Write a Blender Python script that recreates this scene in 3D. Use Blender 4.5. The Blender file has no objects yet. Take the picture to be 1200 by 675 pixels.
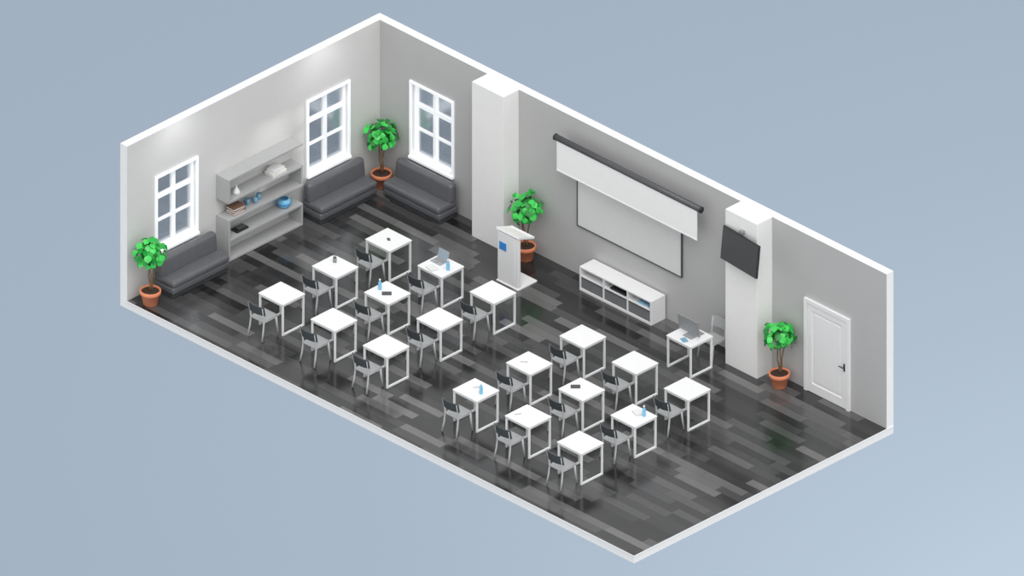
import bpy, bmesh, math, random
from mathutils import Vector, Matrix, Euler

# ------------------------------------------------------------ constants
H = 3.70      # wall height
T = 0.20      # wall thickness
LX = 14.85    # room length
LD = 7.40     # room depth
SLAB = 0.185

scene = bpy.context.scene
try:
    scene.view_settings.view_transform = 'Standard'
    scene.view_settings.look = 'None'
except Exception:
    pass

# ------------------------------------------------------------ materials
def lin(c):
    c = c / 255.0
    return c / 12.92 if c <= 0.04045 else ((c + 0.055) / 1.055) ** 2.4
def rgb(r, g, b): return (lin(r), lin(g), lin(b), 1.0)

def mat(name, col, rough=0.5, var=0.05, scale=6.0, spec=0.5, metal=0.0, emit=None, emit_s=0.0, bump=0.0, coat=0.0):
    m = bpy.data.materials.new(name); m.use_nodes = True
    nt = m.node_tree; p = nt.nodes["Principled BSDF"]
    tc = nt.nodes.new("ShaderNodeTexCoord")
    n = nt.nodes.new("ShaderNodeTexNoise"); n.inputs["Scale"].default_value = scale; n.inputs["Detail"].default_value = 3
    nt.links.new(tc.outputs["Object"], n.inputs["Vector"])
    r = nt.nodes.new("ShaderNodeValToRGB")
    r.color_ramp.elements[0].position = 0.3; r.color_ramp.elements[1].position = 0.7
    a = tuple(max(0, x * (1 - var)) for x in col[:3]) + (1,)
    b = tuple(min(1, x * (1 + var)) for x in col[:3]) + (1,)
    r.color_ramp.elements[0].color = a; r.color_ramp.elements[1].color = b
    nt.links.new(n.outputs["Fac"], r.inputs["Fac"])
    nt.links.new(r.outputs["Color"], p.inputs["Base Color"])
    p.inputs["Roughness"].default_value = rough
    p.inputs["Metallic"].default_value = metal
    p.inputs["Specular IOR Level"].default_value = spec
    if coat: p.inputs["Coat Weight"].default_value = coat
    if emit:
        p.inputs["Emission Color"].default_value = emit
        p.inputs["Emission Strength"].default_value = emit_s
    if bump:
        bn = nt.nodes.new("ShaderNodeTexNoise"); bn.inputs["Scale"].default_value = scale * 8
        nt.links.new(tc.outputs["Object"], bn.inputs["Vector"])
        bp = nt.nodes.new("ShaderNodeBump"); bp.inputs["Strength"].default_value = bump; bp.inputs["Distance"].default_value = 0.01
        nt.links.new(bn.outputs["Fac"], bp.inputs["Height"]); nt.links.new(bp.outputs["Normal"], p.inputs["Normal"])
    return m

M_rim   = mat("white_plaster_edge", rgb(232,232,231), 0.6, 0.01)
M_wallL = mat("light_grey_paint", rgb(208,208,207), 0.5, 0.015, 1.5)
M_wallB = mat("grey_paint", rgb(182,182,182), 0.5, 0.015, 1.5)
M_col   = mat("white_plaster", rgb(236,236,235), 0.6, 0.01)
M_white = mat("white_laminate", rgb(234,234,235), 0.35, 0.01)
M_frame = mat("white_powder_coat", rgb(236,237,238), 0.35, 0.01)
M_winfr = mat("white_window_paint", rgb(245,247,250), 0.3, 0.01, emit=(0.9,0.95,1,1), emit_s=0.25)  # faint emission puts a daylight glow into the frame colour
M_shelf = mat("grey_shelf_laminate", rgb(172,173,173), 0.45, 0.02)
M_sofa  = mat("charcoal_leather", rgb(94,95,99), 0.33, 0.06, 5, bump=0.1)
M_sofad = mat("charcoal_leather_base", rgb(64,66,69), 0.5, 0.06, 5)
M_black = mat("black_plastic", rgb(38,40,42), 0.4, 0.05)
M_dkgry = mat("dark_grey_metal", rgb(76,77,80), 0.4, 0.04)
M_mgry  = mat("mid_grey_plastic", rgb(140,142,144), 0.4, 0.03)
M_front = mat("grey_drawer_front", rgb(118,119,121), 0.35, 0.03)
M_chair = mat("grey_chair_shell", rgb(166,168,169), 0.4, 0.03)
M_chleg = mat("light_grey_chair_frame", rgb(188,190,191), 0.4, 0.03)
M_chbk  = mat("dark_chair_back", rgb(64,70,73), 0.45, 0.05)
M_board = mat("whiteboard_surface", rgb(222,223,223), 0.3, 0.01)
M_screen= mat("projection_cloth", rgb(240,240,240), 0.7, 0.01)
M_tv    = mat("tv_glass", rgb(70,72,74), 0.25, 0.03)
M_terra = mat("terracotta", rgb(224,138,100), 0.6, 0.08, 12)
M_soil  = mat("potting_soil", rgb(58,42,32), 0.9, 0.3, 40)
M_bark  = mat("brown_bark", rgb(120,92,66), 0.8, 0.2, 30)
M_leaf1 = mat("leaf_bright_green", rgb(62,200,84), 0.4, 0.12, 8)
M_leaf2 = mat("leaf_mid_green", rgb(34,166,62), 0.4, 0.12, 8)
M_leaf3 = mat("leaf_deep_green", rgb(16,120,44), 0.45, 0.12, 8)
M_blue  = mat("blue_plastic", rgb(60,140,215), 0.25, 0.04)
M_lblue = mat("light_blue_bottle", rgb(122,190,226), 0.15, 0.04)
M_ceram = mat("blue_glaze", rgb(120,165,190), 0.25, 0.05)
M_brown = mat("brown_book_cover", rgb(130,98,82), 0.6, 0.08)
M_paper = mat("paper_pages", rgb(225,224,220), 0.8, 0.03)
M_silver= mat("silver_aluminium", rgb(170,173,176), 0.35, 0.02, metal=0.3)
M_disp  = mat("display_screen", rgb(150,165,178), 0.2, 0.03)

def glass_mat():
    m = bpy.data.materials.new("window_glass"); m.use_nodes = True
    nt = m.node_tree; nt.nodes.clear()
    o = nt.nodes.new("ShaderNodeOutputMaterial")
    t = nt.nodes.new("ShaderNodeBsdfTransparent"); t.inputs[0].default_value = (0.86,0.86,0.86,1)
    g = nt.nodes.new("ShaderNodeBsdfGlossy"); g.inputs["Roughness"].default_value = 0.12
    mx = nt.nodes.new("ShaderNodeMixShader"); mx.inputs[0].default_value = 0.2
    nt.links.new(t.outputs[0], mx.inputs[1]); nt.links.new(g.outputs[0], mx.inputs[2]); nt.links.new(mx.outputs[0], o.inputs[0])
    return m
M_glass = glass_mat()

def floor_mat():
    m = bpy.data.materials.new("dark_wood_planks"); m.use_nodes = True
    nt = m.node_tree; p = nt.nodes["Principled BSDF"]; L = nt.links.new
    tc = nt.nodes.new("ShaderNodeTexCoord"); sp = nt.nodes.new("ShaderNodeSeparateXYZ")
    L(tc.outputs["Object"], sp.inputs[0])
    def math_(op, a, b=None):
        n = nt.nodes.new("ShaderNodeMath"); n.operation = op
        for i, v in enumerate((a, b)):
            if v is None: continue
            if isinstance(v, (int, float)): n.inputs[i].default_value = v
            else: L(v, n.inputs[i])
        return n.outputs[0]
    W, LEN = 0.215, 1.2
    v = math_('DIVIDE', sp.outputs["Y"], W)
    row = math_('FLOOR', v)
    wn = nt.nodes.new("ShaderNodeTexWhiteNoise"); wn.noise_dimensions = '1D'; L(row, wn.inputs["W"])
    off = math_('MULTIPLY', wn.outputs["Value"], 7.0)
    u = math_('ADD', math_('DIVIDE', sp.outputs["X"], LEN), off)
    col = math_('FLOOR', u)
    cb = nt.nodes.new("ShaderNodeCombineXYZ"); L(row, cb.inputs[0]); L(col, cb.inputs[1])
    w2 = nt.nodes.new("ShaderNodeTexWhiteNoise"); w2.noise_dimensions = '2D'; L(cb.outputs[0], w2.inputs["Vector"])
    r = nt.nodes.new("ShaderNodeValToRGB"); r.color_ramp.interpolation = 'LINEAR'
    e = r.color_ramp.elements
    e[0].position = 0.0; e[0].color = rgb(28,28,29)
    e[1].position = 1.0; e[1].color = rgb(108,107,107)
    k = e.new(0.45); k.color = rgb(50,50,51)
    k = e.new(0.75); k.color = rgb(75,75,76)
    L(w2.outputs["Value"], r.inputs[0])
    # grain
    mp = nt.nodes.new("ShaderNodeMapping"); mp.inputs["Scale"].default_value = (1.5, 28, 1); L(tc.outputs["Object"], mp.inputs[0])
    gn = nt.nodes.new("ShaderNodeTexNoise"); gn.inputs["Scale"].default_value = 2.0; gn.inputs["Detail"].default_value = 5; L(mp.outputs[0], gn.inputs["Vector"])
    gr = nt.nodes.new("ShaderNodeMapRange"); gr.inputs[3].default_value = 0.8; gr.inputs[4].default_value = 1.2; L(gn.outputs["Fac"], gr.inputs[0])
    fv = math_('FRACT', v); fu = math_('FRACT', u)
    g1 = math_('GREATER_THAN', fv, 0.03); g2 = math_('GREATER_THAN', fu, 0.008)
    gap = math_('MULTIPLY', g1, g2)
    gm = nt.nodes.new("ShaderNodeMapRange"); gm.inputs[3].default_value = 0.5; gm.inputs[4].default_value = 1.0; L(gap, gm.inputs[0])
    f = math_('MULTIPLY', gr.outputs[0], gm.outputs[0])
    vm = nt.nodes.new("ShaderNodeVectorMath"); vm.operation = 'SCALE'; L(r.outputs[0], vm.inputs[0]); L(f, vm.inputs["Scale"])
    L(vm.outputs[0], p.inputs["Base Color"])
    p.inputs["Roughness"].default_value = 0.16
    p.inputs["Specular IOR Level"].default_value = 0.75
    return m
M_floor = floor_mat()

# ------------------------------------------------------------ mesh builder
class B:
    def __init__(s): s.v=[]; s.f=[]; s.m=[]; s.sm=[]; s.mats=[]
    def mi(s, m):
        if m not in s.mats: s.mats.append(m)
        return s.mats.index(m)
    def add(s, vs, fs, m, smooth=False, M=None):
        o=len(s.v); i=s.mi(m)
        for p in vs:
            p=Vector(p); s.v.append(tuple(M@p) if M else tuple(p))
        for f in fs:
            s.f.append([o+k for k in f]); s.m.append(i); s.sm.append(smooth)
    def box(s, x0,y0,z0,x1,y1,z1, m, M=None):
        if x0>x1:x0,x1=x1,x0
        if y0>y1:y0,y1=y1,y0
        if z0>z1:z0,z1=z1,z0
        vs=[(x0,y0,z0),(x1,y0,z0),(x1,y1,z0),(x0,y1,z0),(x0,y0,z1),(x1,y0,z1),(x1,y1,z1),(x0,y1,z1)]
        fs=[(0,3,2,1),(4,5,6,7),(0,1,5,4),(1,2,6,5),(2,3,7,6),(3,0,4,7)]
        s.add(vs,fs,m,False,M)
    def rbox(s, x0,y0,z0,x1,y1,z1, m, r=0.02, seg=3, M=None):
        bm=bmesh.new(); bmesh.ops.create_cube(bm,size=1)
        for v in bm.verts:
            v.co=Vector(((x0+x1)/2+v.co.x*abs(x1-x0),(y0+y1)/2+v.co.y*abs(y1-y0),(z0+z1)/2+v.co.z*abs(z1-z0)))
        bmesh.ops.bevel(bm,geom=list(bm.edges),offset=r,segments=seg,profile=0.5,affect='EDGES')
        bm.verts.index_update()
        s.add([tuple(v.co) for v in bm.verts],[[v.index for v in f.verts] for f in bm.faces],m,seg>2,M)
        bm.free()
    def tube(s, pts, r, m, n=8, M=None, r2=None):
        pts=[Vector(p) for p in pts]; vs=[];fs=[]; N=len(pts)
        for i,p in enumerate(pts):
            d=(pts[min(i+1,N-1)]-pts[max(i-1,0)]).normalized()
            a=Vector((0,0,1)) if abs(d.z)<0.9 else Vector((1,0,0))
            u=d.cross(a).normalized(); w=d.cross(u).normalized()
            rr=r if r2 is None else r+(r2-r)*i/(N-1)
            for k in range(n):
                t=2*math.pi*k/n+math.pi/n
                vs.append(p+u*math.cos(t)*rr+w*math.sin(t)*rr)
        for i in range(N-1):
            for k in range(n):
                k2=(k+1)%n
                fs.append((i*n+k,i*n+k2,(i+1)*n+k2,(i+1)*n+k))
        fs.append(tuple(range(n))[::-1]); fs.append(tuple((N-1)*n+k for k in range(n)))
        s.add(vs,fs,m,n>4,M)
    def lathe(s, prof, m, n=24, M=None, cap=True):
        vs=[];fs=[]
        for (r,z) in prof:
            for k in range(n):
                t=2*math.pi*k/n; vs.append((r*math.cos(t),r*math.sin(t),z))
        for i in range(len(prof)-1):
            for k in range(n):
                k2=(k+1)%n; fs.append((i*n+k,i*n+k2,(i+1)*n+k2,(i+1)*n+k))
        if cap:
            fs.append(tuple(range(n))[::-1]); fs.append(tuple((len(prof)-1)*n+k for k in range(n)))
        s.add(vs,fs,m,True,M)
    def mesh(s, name):
        me=bpy.data.meshes.new(name); me.from_pydata(s.v,[],s.f)
        for m in s.mats: me.materials.append(m)
        for i,p in enumerate(me.polygons): p.material_index=s.m[i]; p.use_smooth=s.sm[i]
        bm=bmesh.new(); bm.from_mesh(me); bmesh.ops.recalc_face_normals(bm,faces=bm.faces); bm.to_mesh(me); bm.free()
        me.update(); return me
    def obj(s, name, loc=(0,0,0), rz=0, bevel=0):
        return put(s.mesh(name), name, loc, rz, bevel)
def put(me, name, loc=(0,0,0), rz=0, bevel=0):
    o=bpy.data.objects.new(name, me); scene.collection.objects.link(o)
    o.location=loc; o.rotation_euler=(0,0,math.radians(rz))
    if bevel:
        b=o.modifiers.new("bevel",'BEVEL'); b.width=bevel; b.segments=2; b.limit_method='ANGLE'
    return o
def P(x, d, z=0): return (x, -d, z)
RL, RB = -90, 180   # object rotation when backed onto the left wall / the long wall
def TR(x=0,y=0,z=0,rx=0,ry=0,rz=0):
    return Matrix.Translation((x,y,z)) @ Euler((math.radians(rx),math.radians(ry),math.radians(rz))).to_matrix().to_4x4()

# ------------------------------------------------------------ room shell
b=B(); b.box(0,-LD,-0.03,LX,0,0,M_floor); b.obj("floor")
b=B(); b.box(-T,-LD,-SLAB,LX,T,-0.03,M_rim)
b.box(-T,-LD,-0.03,0,T,0,M_rim); b.box(0,0,-0.03,LX,T,0,M_rim)
b.box(0,-LD,-0.03,LX,-LD-0.012,0.0,M_rim); b.box(LX,-LD,-0.03,LX+0.012,T,0.0,M_rim)
b.obj("trim_floor_slab")

WZ0, WZ1 = 0.84, 2.58
def wall_pieces(a0,a1,holes):
    out=[];cur=a0
    for h0,h1 in holes:
        out.append((cur,h0,0,H)); out.append((h0,h1,0,WZ0)); out.append((h0,h1,WZ1,H)); cur=h1
    out.append((cur,a1,0,H)); return out
winL=[(0.94,2.10),(5.39,6.53)]
b=B()
for a0,a1,z0,z1 in wall_pieces(-T,LD,winL): b.box(-T,-a0,z0,0,-a1,z1,M_rim)
w=b.mesh("wall_left"); w.materials.append(M_wallL)
for p in w.polygons:
    if p.normal.x>0.9 and abs(p.center.x)<1e-4: p.material_index=1
put(w,"wall_left")
winB=[(0.95,2.13)]
b=B()
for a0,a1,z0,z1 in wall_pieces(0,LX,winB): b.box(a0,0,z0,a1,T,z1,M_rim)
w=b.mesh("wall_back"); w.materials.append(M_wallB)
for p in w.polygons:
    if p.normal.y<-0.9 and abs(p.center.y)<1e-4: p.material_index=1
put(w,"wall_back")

for x0 in (3.15,10.575):
    b=B(); b.box(x0,-0.45,0,x0+0.925,0,H,M_col); b.obj("wall_column",bevel=0.006)

# windows : local x centred, y = into room, z
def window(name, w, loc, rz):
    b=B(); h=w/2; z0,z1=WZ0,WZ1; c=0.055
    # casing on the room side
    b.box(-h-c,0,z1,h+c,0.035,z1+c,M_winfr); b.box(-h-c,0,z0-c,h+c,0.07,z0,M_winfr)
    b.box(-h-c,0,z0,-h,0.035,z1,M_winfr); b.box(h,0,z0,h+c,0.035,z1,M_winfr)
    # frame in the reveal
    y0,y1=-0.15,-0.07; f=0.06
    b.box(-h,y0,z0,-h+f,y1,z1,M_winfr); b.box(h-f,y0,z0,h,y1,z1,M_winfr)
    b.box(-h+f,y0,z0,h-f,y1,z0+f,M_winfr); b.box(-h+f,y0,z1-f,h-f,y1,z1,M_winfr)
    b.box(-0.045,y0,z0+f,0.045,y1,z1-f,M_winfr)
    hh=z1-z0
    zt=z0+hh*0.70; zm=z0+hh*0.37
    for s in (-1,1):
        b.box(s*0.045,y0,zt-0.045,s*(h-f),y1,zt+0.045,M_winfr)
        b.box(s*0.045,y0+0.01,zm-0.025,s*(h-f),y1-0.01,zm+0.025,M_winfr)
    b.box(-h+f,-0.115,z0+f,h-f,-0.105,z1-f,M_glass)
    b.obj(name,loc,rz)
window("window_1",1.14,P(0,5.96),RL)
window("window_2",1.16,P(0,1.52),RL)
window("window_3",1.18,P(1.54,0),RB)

# door (long wall)
b=B(); w=0.6625
b.box(-w,0,0,-w+0.09,0.06,2.2,M_white); b.box(w-0.09,0,0,w,0.06,2.2,M_white); b.box(-w+0.09,0,2.11,w-0.09,0.06,2.2,M_white)
b.box(-w+0.1,0,0.01,w-0.1,0.02,2.1,M_white)
i=w-0.1
b.box(-i,0.02,0.01,-i+0.12,0.04,2.1,M_white); b.box(i-0.12,0.02,0.01,i,0.04,2.1,M_white)
b.box(-i+0.12,0.02,0.01,i-0.12,0.04,0.22,M_white); b.box(-i+0.12,0.02,1.96,i-0.12,0.04,2.1,M_white)
b.box(-i+0.19,0.02,0.29,i-0.19,0.032,1.89,M_white)
b.box(-i+0.03,0.04,0.90,-i+0.07,0.05,1.08,M_black)
b.tube([(-i+0.05,0.05,1.0),(-i+0.05,0.09,1.0),(-i+0.17,0.09,1.0)],0.013,M_black)
b.obj("door_1",P(13.14,0.002),RB,bevel=0.005)

# ------------------------------------------------------------ tables / chairs
def table_mesh():
    b=B(); w,d,h=0.36,0.33,0.76; t=0.018
    b.rbox(-w,-d,h-0.03,w,d,h,M_white,0.006,2)
    for s in (-1,1):
        x=s*(w-0.03)
        for y in (-d+0.03,d-0.03): b.box(x-t,y-t,0,x+t,y+t,h-0.03,M_frame)
        b.box(x-t,-d+0.03+t,0,x+t,d-0.03-t,2*t,M_frame)
        b.box(x-t,-d+0.03+t,h-0.03-2*t,x+t,d-0.03-t,h-0.03,M_frame)
    for y in (-d+0.03,d-0.03): b.box(-w+0.03+t,y-t,h-0.03-2*t,w-0.03-t,y+t,h-0.03,M_frame)
    return b.mesh("student_desk")
def chair_mesh():
    b=B()
    # seat: gently dished slab
    nx,ny=8,8; vs=[];fs=[]
    for z in (0,-0.022):
        for j in range(ny+1):
            for i in range(nx+1):
                u=i/nx*2-1; v=j/ny*2-1
                sx=0.205*(1-0.10*max(0,-v)); 
                x=u*sx; y=v*0.205
                zz=0.455-0.012*(1-u*u)*(1-v*v)+0.01*v
                vs.append((x,y,zz+z))
    n=(nx+1)*(ny+1)
    for j in range(ny):
        for i in range(nx):
            a=j*(nx+1)+i; fs.append((a,a+1,a+nx+2,a+nx+1)); fs.append((n+a,n+a+nx+1,n+a+nx+2,n+a+1))
    for i in range(nx):
        fs.append((i,n+i,n+i+1,i+1)); a=ny*(nx+1)+i; fs.append((a,a+1,n+a+1,n+a))
    for j in range(ny):
        a=j*(nx+1); fs.append((a,a+nx+1,n+a+nx+1,n+a)); a=j*(nx+1)+nx; fs.append((a,n+a,n+a+nx+1,a+nx+1))
    b.add(vs,fs,M_chair)
    for s in (-1,1):
        # front legs curving up into side rail
        b.tube([(s*0.215,0.215,0.0),(s*0.20,0.185,0.25),(s*0.19,0.17,0.44)],0.019,M_chleg,6,r2=0.024)
        # rear leg flowing into back upright
        b.tube([(s*0.21,-0.255,0.0),(s*0.195,-0.205,0.22),(s*0.19,-0.18,0.42),(s*0.195,-0.195,0.58),(s*0.20,-0.235,0.79)],0.021,M_chleg,6)
        b.box(s*0.178,-0.18,0.41,s*0.202,0.17,0.437,M_chleg)
    b.box(-0.19,0.155,0.41,0.19,0.18,0.437,M_chleg); b.box(-0.19,-0.19,0.41,0.19,-0.165,0.437,M_chleg)
    # curved back panel
    vs=[];fs=[];N=12
    for k in range(N+1):
        u=k/N*2-1; x=0.235*u; y=-0.27+0.06*u*u
        for (z,dy) in ((0.60,0.012),(0.81,-0.03)):
            vs.append((x,y+dy,z)); vs.append((x,y+dy+0.022,z))
    for k in range(N):
        a=4*k;c=a+4
        fs+=[(a,c,c+2,a+2),(a+1,a+3,c+3,c+1),(a+2,c+2,c+3,a+3),(a,a+1,c+1,c)]
    fs+=[(0,2,3,1),(4*N,4*N+1,4*N+3,4*N+2)]
    b.add(vs,fs,M_chbk)
    return b.mesh("student_chair")
TM=table_mesh(); CM=chair_mesh()
desks={}
for g,(x0,d0) in enumerate(((2.96,2.70),(8.62,2.67))):
    for i in range(3):
        for j in range(3):
            x=x0+1.53*i; d=d0+1.565*j
            put(TM,"student_desk",P(x,d)); desks[(g,i,j)]=(x,d)
            put(CM,"student_chair",P(x+0.0,d+0.53))
TX,TD=10.17,1.09
tm=TM.copy(); tm.name="teacher_desk"; put(tm,"teacher_desk",P(TX,TD))
# teacher chair (light shell)
cm=CM.copy(); cm.name="teacher_chair"
for k,m in enumerate(cm.materials):
    if m==M_chbk: cm.materials[k]=M_chair
put(cm,"teacher_chair",P(10.2,0.46),180)

# ------------------------------------------------------------ sofas
def sofa_mesh(L):
    b=B(); h=L/2
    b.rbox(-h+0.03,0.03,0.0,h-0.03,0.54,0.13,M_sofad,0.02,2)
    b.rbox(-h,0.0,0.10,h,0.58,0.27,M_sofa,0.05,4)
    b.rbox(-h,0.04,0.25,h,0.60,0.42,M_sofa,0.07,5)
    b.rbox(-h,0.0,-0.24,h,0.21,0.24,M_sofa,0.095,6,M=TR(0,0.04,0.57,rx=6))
    return b.mesh("sofa")
SM=sofa_mesh(1.66)
put(SM,"sofa",P(0.08,5.88),RL); put(SM,"sofa",P(0.08,1.55),RL); put(SM,"sofa",P(1.57,0.08),RB)

# ------------------------------------------------------------ shelving (left wall)  local x = depth from corner
b=B(); S0,S1=2.62,4.80; dp=0.375; t=0.05
def sh(x0,x1,z): b.box(x0,0.002,z-t,x1,dp,z,M_shelf)
for z in (1.97,1.45,1.0,0.53,0.06): sh(S0,S1,z)
b.box(S1-t,0.002,1.45,S1,dp,1.97-t,M_shelf)
b.box(S0,0.002,1.0,S0+t,dp,1.45-t,M_shelf)
b.box(S1-t,0.002,0.53,S1,dp,1.0-t,M_shelf); b.box(S1-t,0.002,0.06,S1,dp,0.53-t,M_shelf)
b.box(S0,0.002,0.06,S0+t,dp,0.53-t,M_shelf)
b.obj("shelving_unit",(0,0,0),RL,bevel=0.004)
def onshelf(D,X,z): return P(X,D,z+0.001)
# cone vase
b=B(); b.lathe([(0.075,0),(0.085,0.03),(0.055,0.09),(0.02,0.15),(0.015,0.19),(0.02,0.2)],M_white,16); b.obj("cone_vase",onshelf(4.42,0.22,1.45))
b=B(); b.rbox(-0.2,-0.13,0,0.2,0.13,0.075,M_paper,0.008,2); b.rbox(-0.16,-0.11,0.075,0.17,0.12,0.14,M_white,0.008,2,M=TR(rz=6)); b.obj("storage_box",onshelf(3.25,0.2,1.45),RL)
b=B()
for k,(c,a) in enumerate(((M_brown,0),(M_brown,5),(M_brown,-4))):
    M=TR(0,0,k*0.05,rz=a)
    b.box(-0.16,-0.115,0.006,0.155,0.11,0.042,M_paper,M); b.box(-0.165,-0.12,0,0.165,0.12,0.006,c,M); b.box(-0.165,-0.12,0.042,0.165,0.12,0.048,c,M); b.box(-0.17,-0.12,0,-0.163,0.12,0.048,c,M)
b.obj("book_stack",onshelf(4.42,0.2,1.0),RL)
for dd,xx in ((4.02,0.15),(3.86,0.22),(3.7,0.16)):
    b=B(); b.lathe([(0.045,0),(0.05,0.01),(0.052,0.13),(0.046,0.13),(0.044,0.02),(0.001,0.02)],M_ceram,16)
    b.tube([(0.05,0,0.10),(0.085,0,0.095),(0.085,0,0.045),(0.05,0,0.035)],0.008,M_ceram,6); b.obj("mug",onshelf(dd,xx,1.0),-60)
b=B(); b.lathe([(0.07,0),(0.10,0.02),(0.14,0.08),(0.145,0.13),(0.12,0.19),(0.09,0.21),(0.085,0.205),(0.11,0.18),(0.13,0.13),(0.09,0.03),(0.001,0.02)],M_lblue,24)
b.lathe([(0.1425,0.09),(0.149,0.10),(0.149,0.12),(0.1425,0.13)],M_blue,24,cap=False); b.obj("glazed_bowl",onshelf(3.0,0.2,0.53))
b=B(); b.rbox(-0.17,-0.1,0,0.17,0.1,0.04,M_black,0.01,2); b.rbox(-0.12,-0.07,0.04,0.10,0.07,0.07,M_dkgry,0.01,2); b.obj("disc_player",onshelf(4.3,0.2,0.53),RL)

# ------------------------------------------------------------ whiteboard + projector screen
b=B(); w=3.03/2
b.box(-w,0,1.2,w,0.03,2.5,M_board)
f=0.022
b.box(-w-f,0,1.2-f,w+f,0.045,1.2,M_dkgry); b.box(-w-f,0,2.5,w+f,0.045,2.5+f,M_dkgry)
b.box(-w-f,0,1.2,-w,0.045,2.5,M_dkgry); b.box(w,0,1.2,w+f,0.045,2.5,M_dkgry)
b.obj("whiteboard",P(7.35,0.002),RB)
b=B(); w=4.25/2
b.tube([(-w,0.3,3.27),(w,0.3,3.27)],0.068,M_dkgry,16)
b.tube([(-w-0.02,0.3,3.27),(-w,0.3,3.27)],0.075,M_black,16); b.tube([(w,0.3,3.27),(w+0.02,0.3,3.27)],0.075,M_black,16)
for s in (-1,1): b.tube([(s*(w-0.5),0.30,3.22),(s*(w-0.5),0.0,2.92)],0.015,M_dkgry,6)
b.box(-w+0.07,0.335,2.54,w-0.07,0.345,3.25,M_screen); b.box(-w+0.07,0.33,2.52,w-0.07,0.35,2.545,M_screen)
b.obj("projector_screen",P(7.6,0.015),RB)

# ------------------------------------------------------------ media cabinet
b=B(); w=1.05; d0,d1=0.03,0.45; h=0.57; t=0.035
b.box(-w,d0,h-t,w,d1,h,M_white); b.box(-w,d0,0.0,w,d1,0.06,M_white)
for x in (-w,-w/3-t/2,w/3-t/2,w-t): b.box(x,d0,0.06,x+t,d1,h-t,M_white)
b.box(-w+t,d0,0.06,w-t,d0+0.015,h-t,M_front)
for a,c in ((-w+t,-w/3-t/2),(-w/3+t/2,w/3-t/2),(w/3+t/2,w-t)):
    b.box(a,d0+0.015,0.33,c,d1-0.01,0.35,M_white)
    b.box(a+0.012,d1-0.035,0.07,c-0.012,d1-0.015,0.315,M_front)
    b.box(a+0.012,d1-0.015,0.30,c-0.012,d1-0.005,0.315,M_dkgry)
b.box(-0.25,0.15,0.35,0.2,0.40,0.40,M_black)
b.box(-0.9,0.18,0.35,-0.6,0.38,0.40,M_ceram)
b.obj("media_cabinet",P(7.35,0),RB,bevel=0.004)

# ------------------------------------------------------------ lectern
b=B()
b.rbox(-0.30,-0.05,0.03,0.30,0.03,1.2,M_white,0.01,2)
b.rbox(-0.32,-0.07,0,0.32,0.50,0.035,M_white,0.008,2)
b.box(-0.30,-0.058,0.80,-0.10,-0.05,0.98,M_blue,TR(0.06,0,0))
b.box(0.14,-0.056,0.14,0.22,-0.05,1.1,M_frame)
b.box(0.10,0.03,0.035,0.16,0.12,1.05,M_frame); b.box(-0.16,0.03,0.035,-0.10,0.12,1.05,M_frame)
Mt=TR(0,-0.06,1.24,rx=-20)
b.box(-0.33,0,0,0.33,0.48,0.025,M_white,Mt)
b.box(-0.33,0.455,0.025,0.33,0.48,0.05,M_white,Mt); b.box(-0.33,0,0.025,-0.31,0.455,0.045,M_white,Mt); b.box(0.31,0,0.025,0.33,0.455,0.045,M_white,Mt)
b.box(-0.31,0.0,0.025,0.31,0.02,0.045,M_white,Mt)
b.box(-0.15,0.12,0.026,0.15,0.38,0.032,M_paper,Mt)
b.obj("lectern",P(5.13,1.33),0)

# ------------------------------------------------------------ wall television on column
b=B(); Mt=TR(0,0,0,rx=-6,rz=-5)
b.rbox(-0.58,-0.03,-0.38,0.58,0.02,0.38,M_black,0.01,2,M=Mt)
b.box(-0.56,-0.034,-0.36,0.56,-0.03,0.36,M_tv,Mt)
b.rbox(-0.2,0.02,-0.15,0.2,0.05,0.15,M_dkgry,0.01,2,M=Mt)
b.box(-0.16,0.12,-0.10,0.04,0.145,0.30,M_mgry); b.tube([(-0.06,0.13,0.0),(0,0.04,0.0)],0.03,M_mgry)
b.box(-0.12,0.06,0.38,-0.02,0.145,0.44,M_mgry)
b.obj("wall_television",P(11.17,0.595,2.97),0)

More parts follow.
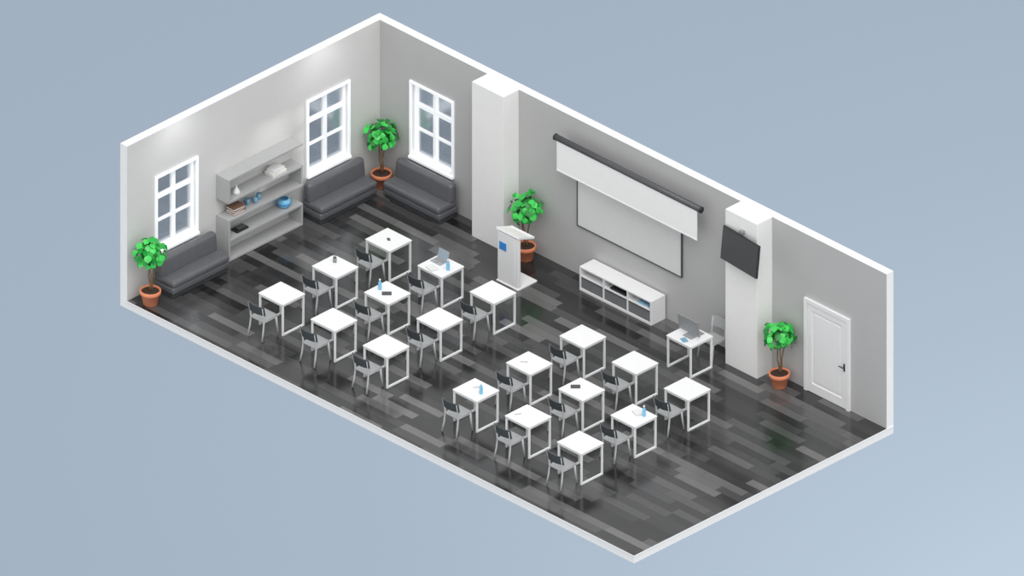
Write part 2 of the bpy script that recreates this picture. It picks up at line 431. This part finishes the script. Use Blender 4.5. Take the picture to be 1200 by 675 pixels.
# ------------------------------------------------------------ plants
def plant(loc, seed):
    R=random.Random(seed); b=B()
    b.lathe([(0.001,0.01),(0.14,0.0),(0.15,0.01),(0.195,0.25),(0.215,0.25),(0.225,0.27),(0.225,0.33),(0.215,0.34),(0.195,0.335),(0.19,0.30)],M_terra,28,cap=False)
    b.lathe([(0.192,0.30),(0.10,0.315),(0.001,0.32)],M_soil,28,cap=False)
    c=Vector((0,0,1.22)); tips=[]
    for k in range(3):
        a=k*2.1+R.random(); 
        base=Vector((0.03*math.cos(a),0.03*math.sin(a),0.30))
        mid=Vector((0.05*math.cos(a+1),0.05*math.sin(a+1),0.62)); top=Vector((0.10*math.cos(a+.5),0.10*math.sin(a+.5),0.95))
        b.tube([base,(base+mid)/2+Vector((0.02,0,0)),mid,top],0.02,M_bark,7,r2=0.012)
        for q in range(6):
            a2=R.random()*6.28; rr=0.08+R.random()*0.15
            tip=c+Vector((rr*math.cos(a2),rr*math.sin(a2),R.uniform(-0.18,0.25)))
            b.tube([top,(top+tip)/2+Vector((0,0,0.04)),tip],0.008,M_leaf3,5,r2=0.004)
    prof=[(0,0),(0.25,0.42),(0.5,0.52),(0.75,0.38),(1,0)]
    N=105
    for k in range(N):
        z=1-2*(k+0.5)/N; a=k*2.39996+R.uniform(-.3,.3); s=math.sqrt(1-z*z)
        rad=R.uniform(0.62,1.18)
        n=Vector((s*math.cos(a),s*math.sin(a),z))
        pos=c+Vector((n.x*0.30*rad,n.y*0.30*rad,n.z*0.32*rad))
        if z<-0.75: continue
        out=(n+Vector((R.uniform(-.5,.5),R.uniform(-.5,.5),R.uniform(0.1,.8)))).normalized()
        tan=Vector((n.x,n.y,-0.35+R.uniform(-.4,.3))); tan=(tan-out*tan.dot(out)).normalized()
        side=out.cross(tan).normalized(); L=R.uniform(0.13,0.18); W=L*0.9
        vs=[];fs=[]
        for (u,wd) in prof:
            cen=pos+tan*(u-0.35)*L - out*0.25*L*(u-0.35)**2
            if u in (0,1): vs.append(cen)
            else: vs+= [cen-side*wd*W+out*0.015, cen, cen+side*wd*W+out*0.015]
        # leaves growing against a wall are pushed back inside the room
        for p in vs:
            p.y=min(p.y, -loc[1]-0.015); p.x=max(p.x, -loc[0]+0.015); p.y=max(p.y,-LD-loc[1]-0.2)
        fs=[(0,2,1),(0,3,2),(1,2,5,4),(2,3,6,5),(4,5,8,7),(5,6,9,8),(7,8,10),(8,9,10)]
        b.add(vs,fs,R.choice((M_leaf1,M_leaf1,M_leaf2,M_leaf2,M_leaf3)),True)
    b.obj("potted_plant",loc)
plant(P(0.42,7.14),1); plant(P(0.38,0.33),2); plant(P(4.61,0.34),3); plant(P(12.04,0.33),4)

# ------------------------------------------------------------ things on desks
TZ=0.761
def ondesk(key,dx,dd,z=TZ):
    x,d=desks[key]; return P(x+dx,d+dd,z)
def bottle(loc):
    b=B(); b.lathe([(0.034,0),(0.037,0.01),(0.037,0.15),(0.03,0.18),(0.016,0.20),(0.016,0.215)],M_lblue,16); b.lathe([(0.02,0.215),(0.02,0.245),(0.012,0.25)],M_white,12); b.obj("water_bottle",loc)
def tablet(loc,rz):
    b=B(); b.rbox(-0.10,-0.07,0,0.10,0.07,0.01,M_black,0.003,2); b.box(-0.09,-0.06,0.01,0.09,0.06,0.0115,M_dkgry); b.obj("tablet_computer",loc,rz)
def pencil(loc,rz):
    b=B(); b.tube([(-0.08,0,0.006),(0.06,0,0.006)],0.006,M_mgry,6); b.tube([(0.06,0,0.006),(0.08,0,0.006)],0.006,M_bark,6,r2=0.001); b.obj("pencil",loc,rz)
def notebook(loc,rz):
    b=B(); b.box(-0.09,-0.12,0,0.09,0.12,0.003,M_mgry); b.box(-0.085,-0.118,0.003,0.088,0.118,0.012,M_paper); b.box(-0.09,-0.12,0.012,0.09,0.12,0.015,M_board); b.obj("notebook",loc,rz)
def phone(loc,rz):
    b=B(); b.rbox(-0.03,-0.055,0,0.03,0.055,0.009,M_dkgry,0.003,2); b.obj("phone",loc,rz)
def penholder(loc):
    b=B(); b.lathe([(0.04,0),(0.04,0.10),(0.036,0.10),(0.036,0.01),(0.001,0.01)],M_mgry,14)
    for k in range(5):
        a=k*1.3; b.tube([(0.01*math.cos(a),0.01*math.sin(a),0.012),(0.032*math.cos(a),0.032*math.sin(a),0.2)],0.006,(M_black,M_blue,M_dkgry,M_black,M_bark)[k],6)
    b.obj("pen_holder",loc)
def laptop(loc,rz):
    b=B(); b.rbox(-0.15,-0.11,0,0.15,0.11,0.015,M_silver,0.004,2); b.box(-0.13,-0.02,0.015,0.13,0.09,0.0165,M_mgry); b.box(-0.04,-0.095,0.015,0.04,-0.035,0.0162,M_mgry)
    Mt=TR(0,0.11,0.012,rx=-15); b.rbox(-0.15,-0.005,0,0.15,0.005,0.21,M_silver,0.003,2,M=Mt); b.box(-0.14,-0.0065,0.012,0.14,-0.005,0.2,M_disp,Mt)
    b.obj("laptop",loc,rz)
phone(ondesk((0,0,0),0.0,0.0),60)
penholder(ondesk((0,0,1),-0.13,-0.12))
bottle(ondesk((0,1,1),-0.2,0.02)); tablet(ondesk((0,1,1),0.02,0.04),45)
laptop(ondesk((0,1,0),-0.15,-0.09),0); notebook(ondesk((0,1,0),-0.06,0.2),80); bottle(ondesk((0,1,0),0.23,0.02))
bottle(ondesk((1,0,2),0.19,0.04)); pencil(ondesk((1,0,2),-0.05,-0.08),50)
pencil(ondesk((1,0,1),-0.1,0.05),40); tablet(ondesk((1,1,1),-0.16,0.02),45)
pencil(ondesk((1,1,2),-0.2,0.1),60); bottle(ondesk((1,2,1),0.17,-0.13)); notebook(ondesk((1,2,1),-0.02,-0.14),70)
# teacher computer (faces the long wall)
b=B(); b.rbox(-0.13,-0.09,0,0.13,0.09,0.012,M_silver,0.004,2); b.box(-0.03,-0.03,0.012,0.03,-0.01,0.16,M_silver)
Mt=TR(0,0.0,0.09,rx=-8); b.rbox(-0.3,-0.012,0,0.3,0.012,0.37,M_mgry,0.006,2,M=Mt); b.box(-0.285,-0.014,0.02,0.285,-0.012,0.355,M_disp,Mt)
b.obj("computer_monitor",P(TX+0.02,TD+0.02,TZ),180)
b=B(); b.rbox(-0.2,-0.07,0,0.2,0.07,0.015,M_white,0.004,2); b.box(-0.19,-0.06,0.015,0.19,0.06,0.018,M_mgry); b.obj("keyboard",P(TX,TD-0.2,TZ),180)
b=B(); b.rbox(-0.06,-0.09,0,0.06,0.09,0.012,M_ceram,0.003,2); b.obj("notebook",P(TX+0.06,TD+0.22,TZ),70)

# ------------------------------------------------------------ backdrop plane, added below the room to show a light gradient
b=B(); b.box(-160,-60,-20.2,60,160,-20,mat("blue_grey_ground",rgb(138,151,165),0.95,0.0,0.2,spec=0.0)); b.obj("ground")

# ------------------------------------------------------------ lights
def light(name,kind,loc,energy,color=(1,1,1),target=None,**kw):
    l=bpy.data.lights.new(name,kind); l.energy=energy; l.color=color
    for k,v in kw.items(): setattr(l,k,v)
    o=bpy.data.objects.new(name,l); scene.collection.objects.link(o); o.location=loc
    if target is not None:
        o.rotation_euler=(Vector(target)-Vector(loc)).to_track_quat('-Z','Y').to_euler()
    return o
light("sun",'SUN',(10,-10,20),1.85,(1,0.99,0.97),target=(10-0.55*10,-10+0.38*10,10),angle=math.radians(42))
for D in (6.0,1.75):
    light("wall_spot",'SPOT',P(0.75,D,4.05),24,target=P(0.0,D,2.8),spot_size=math.radians(125),spot_blend=1.0,shadow_soft_size=0.3)
light("ground_lamp",'POINT',(14,22,2),28000,color=(1,0.96,0.92),shadow_soft_size=1.0)  # added out-of-frame fill, brightens the backdrop towards the lower right

w=bpy.data.worlds.new("World"); scene.world=w; w.use_nodes=True
bg=w.node_tree.nodes["Background"]; bg.inputs[0].default_value=(0.98,0.99,1.0,1); bg.inputs[1].default_value=0.84

# ------------------------------------------------------------ camera (orthographic, isometric-style)
cam=bpy.data.cameras.new("camera"); co=bpy.data.objects.new("camera",cam); scene.collection.objects.link(co)
cam.type='ORTHO'; cam.ortho_scale=1200/56.57; cam.clip_end=400
el=math.asin(0.5025); co.rotation_euler=(math.pi/2-el,0,math.radians(45))
tgt=Vector(P(5.258,1.383)); fwd=co.rotation_euler.to_matrix()@Vector((0,0,-1))
co.location=tgt-fwd*50
scene.camera=co
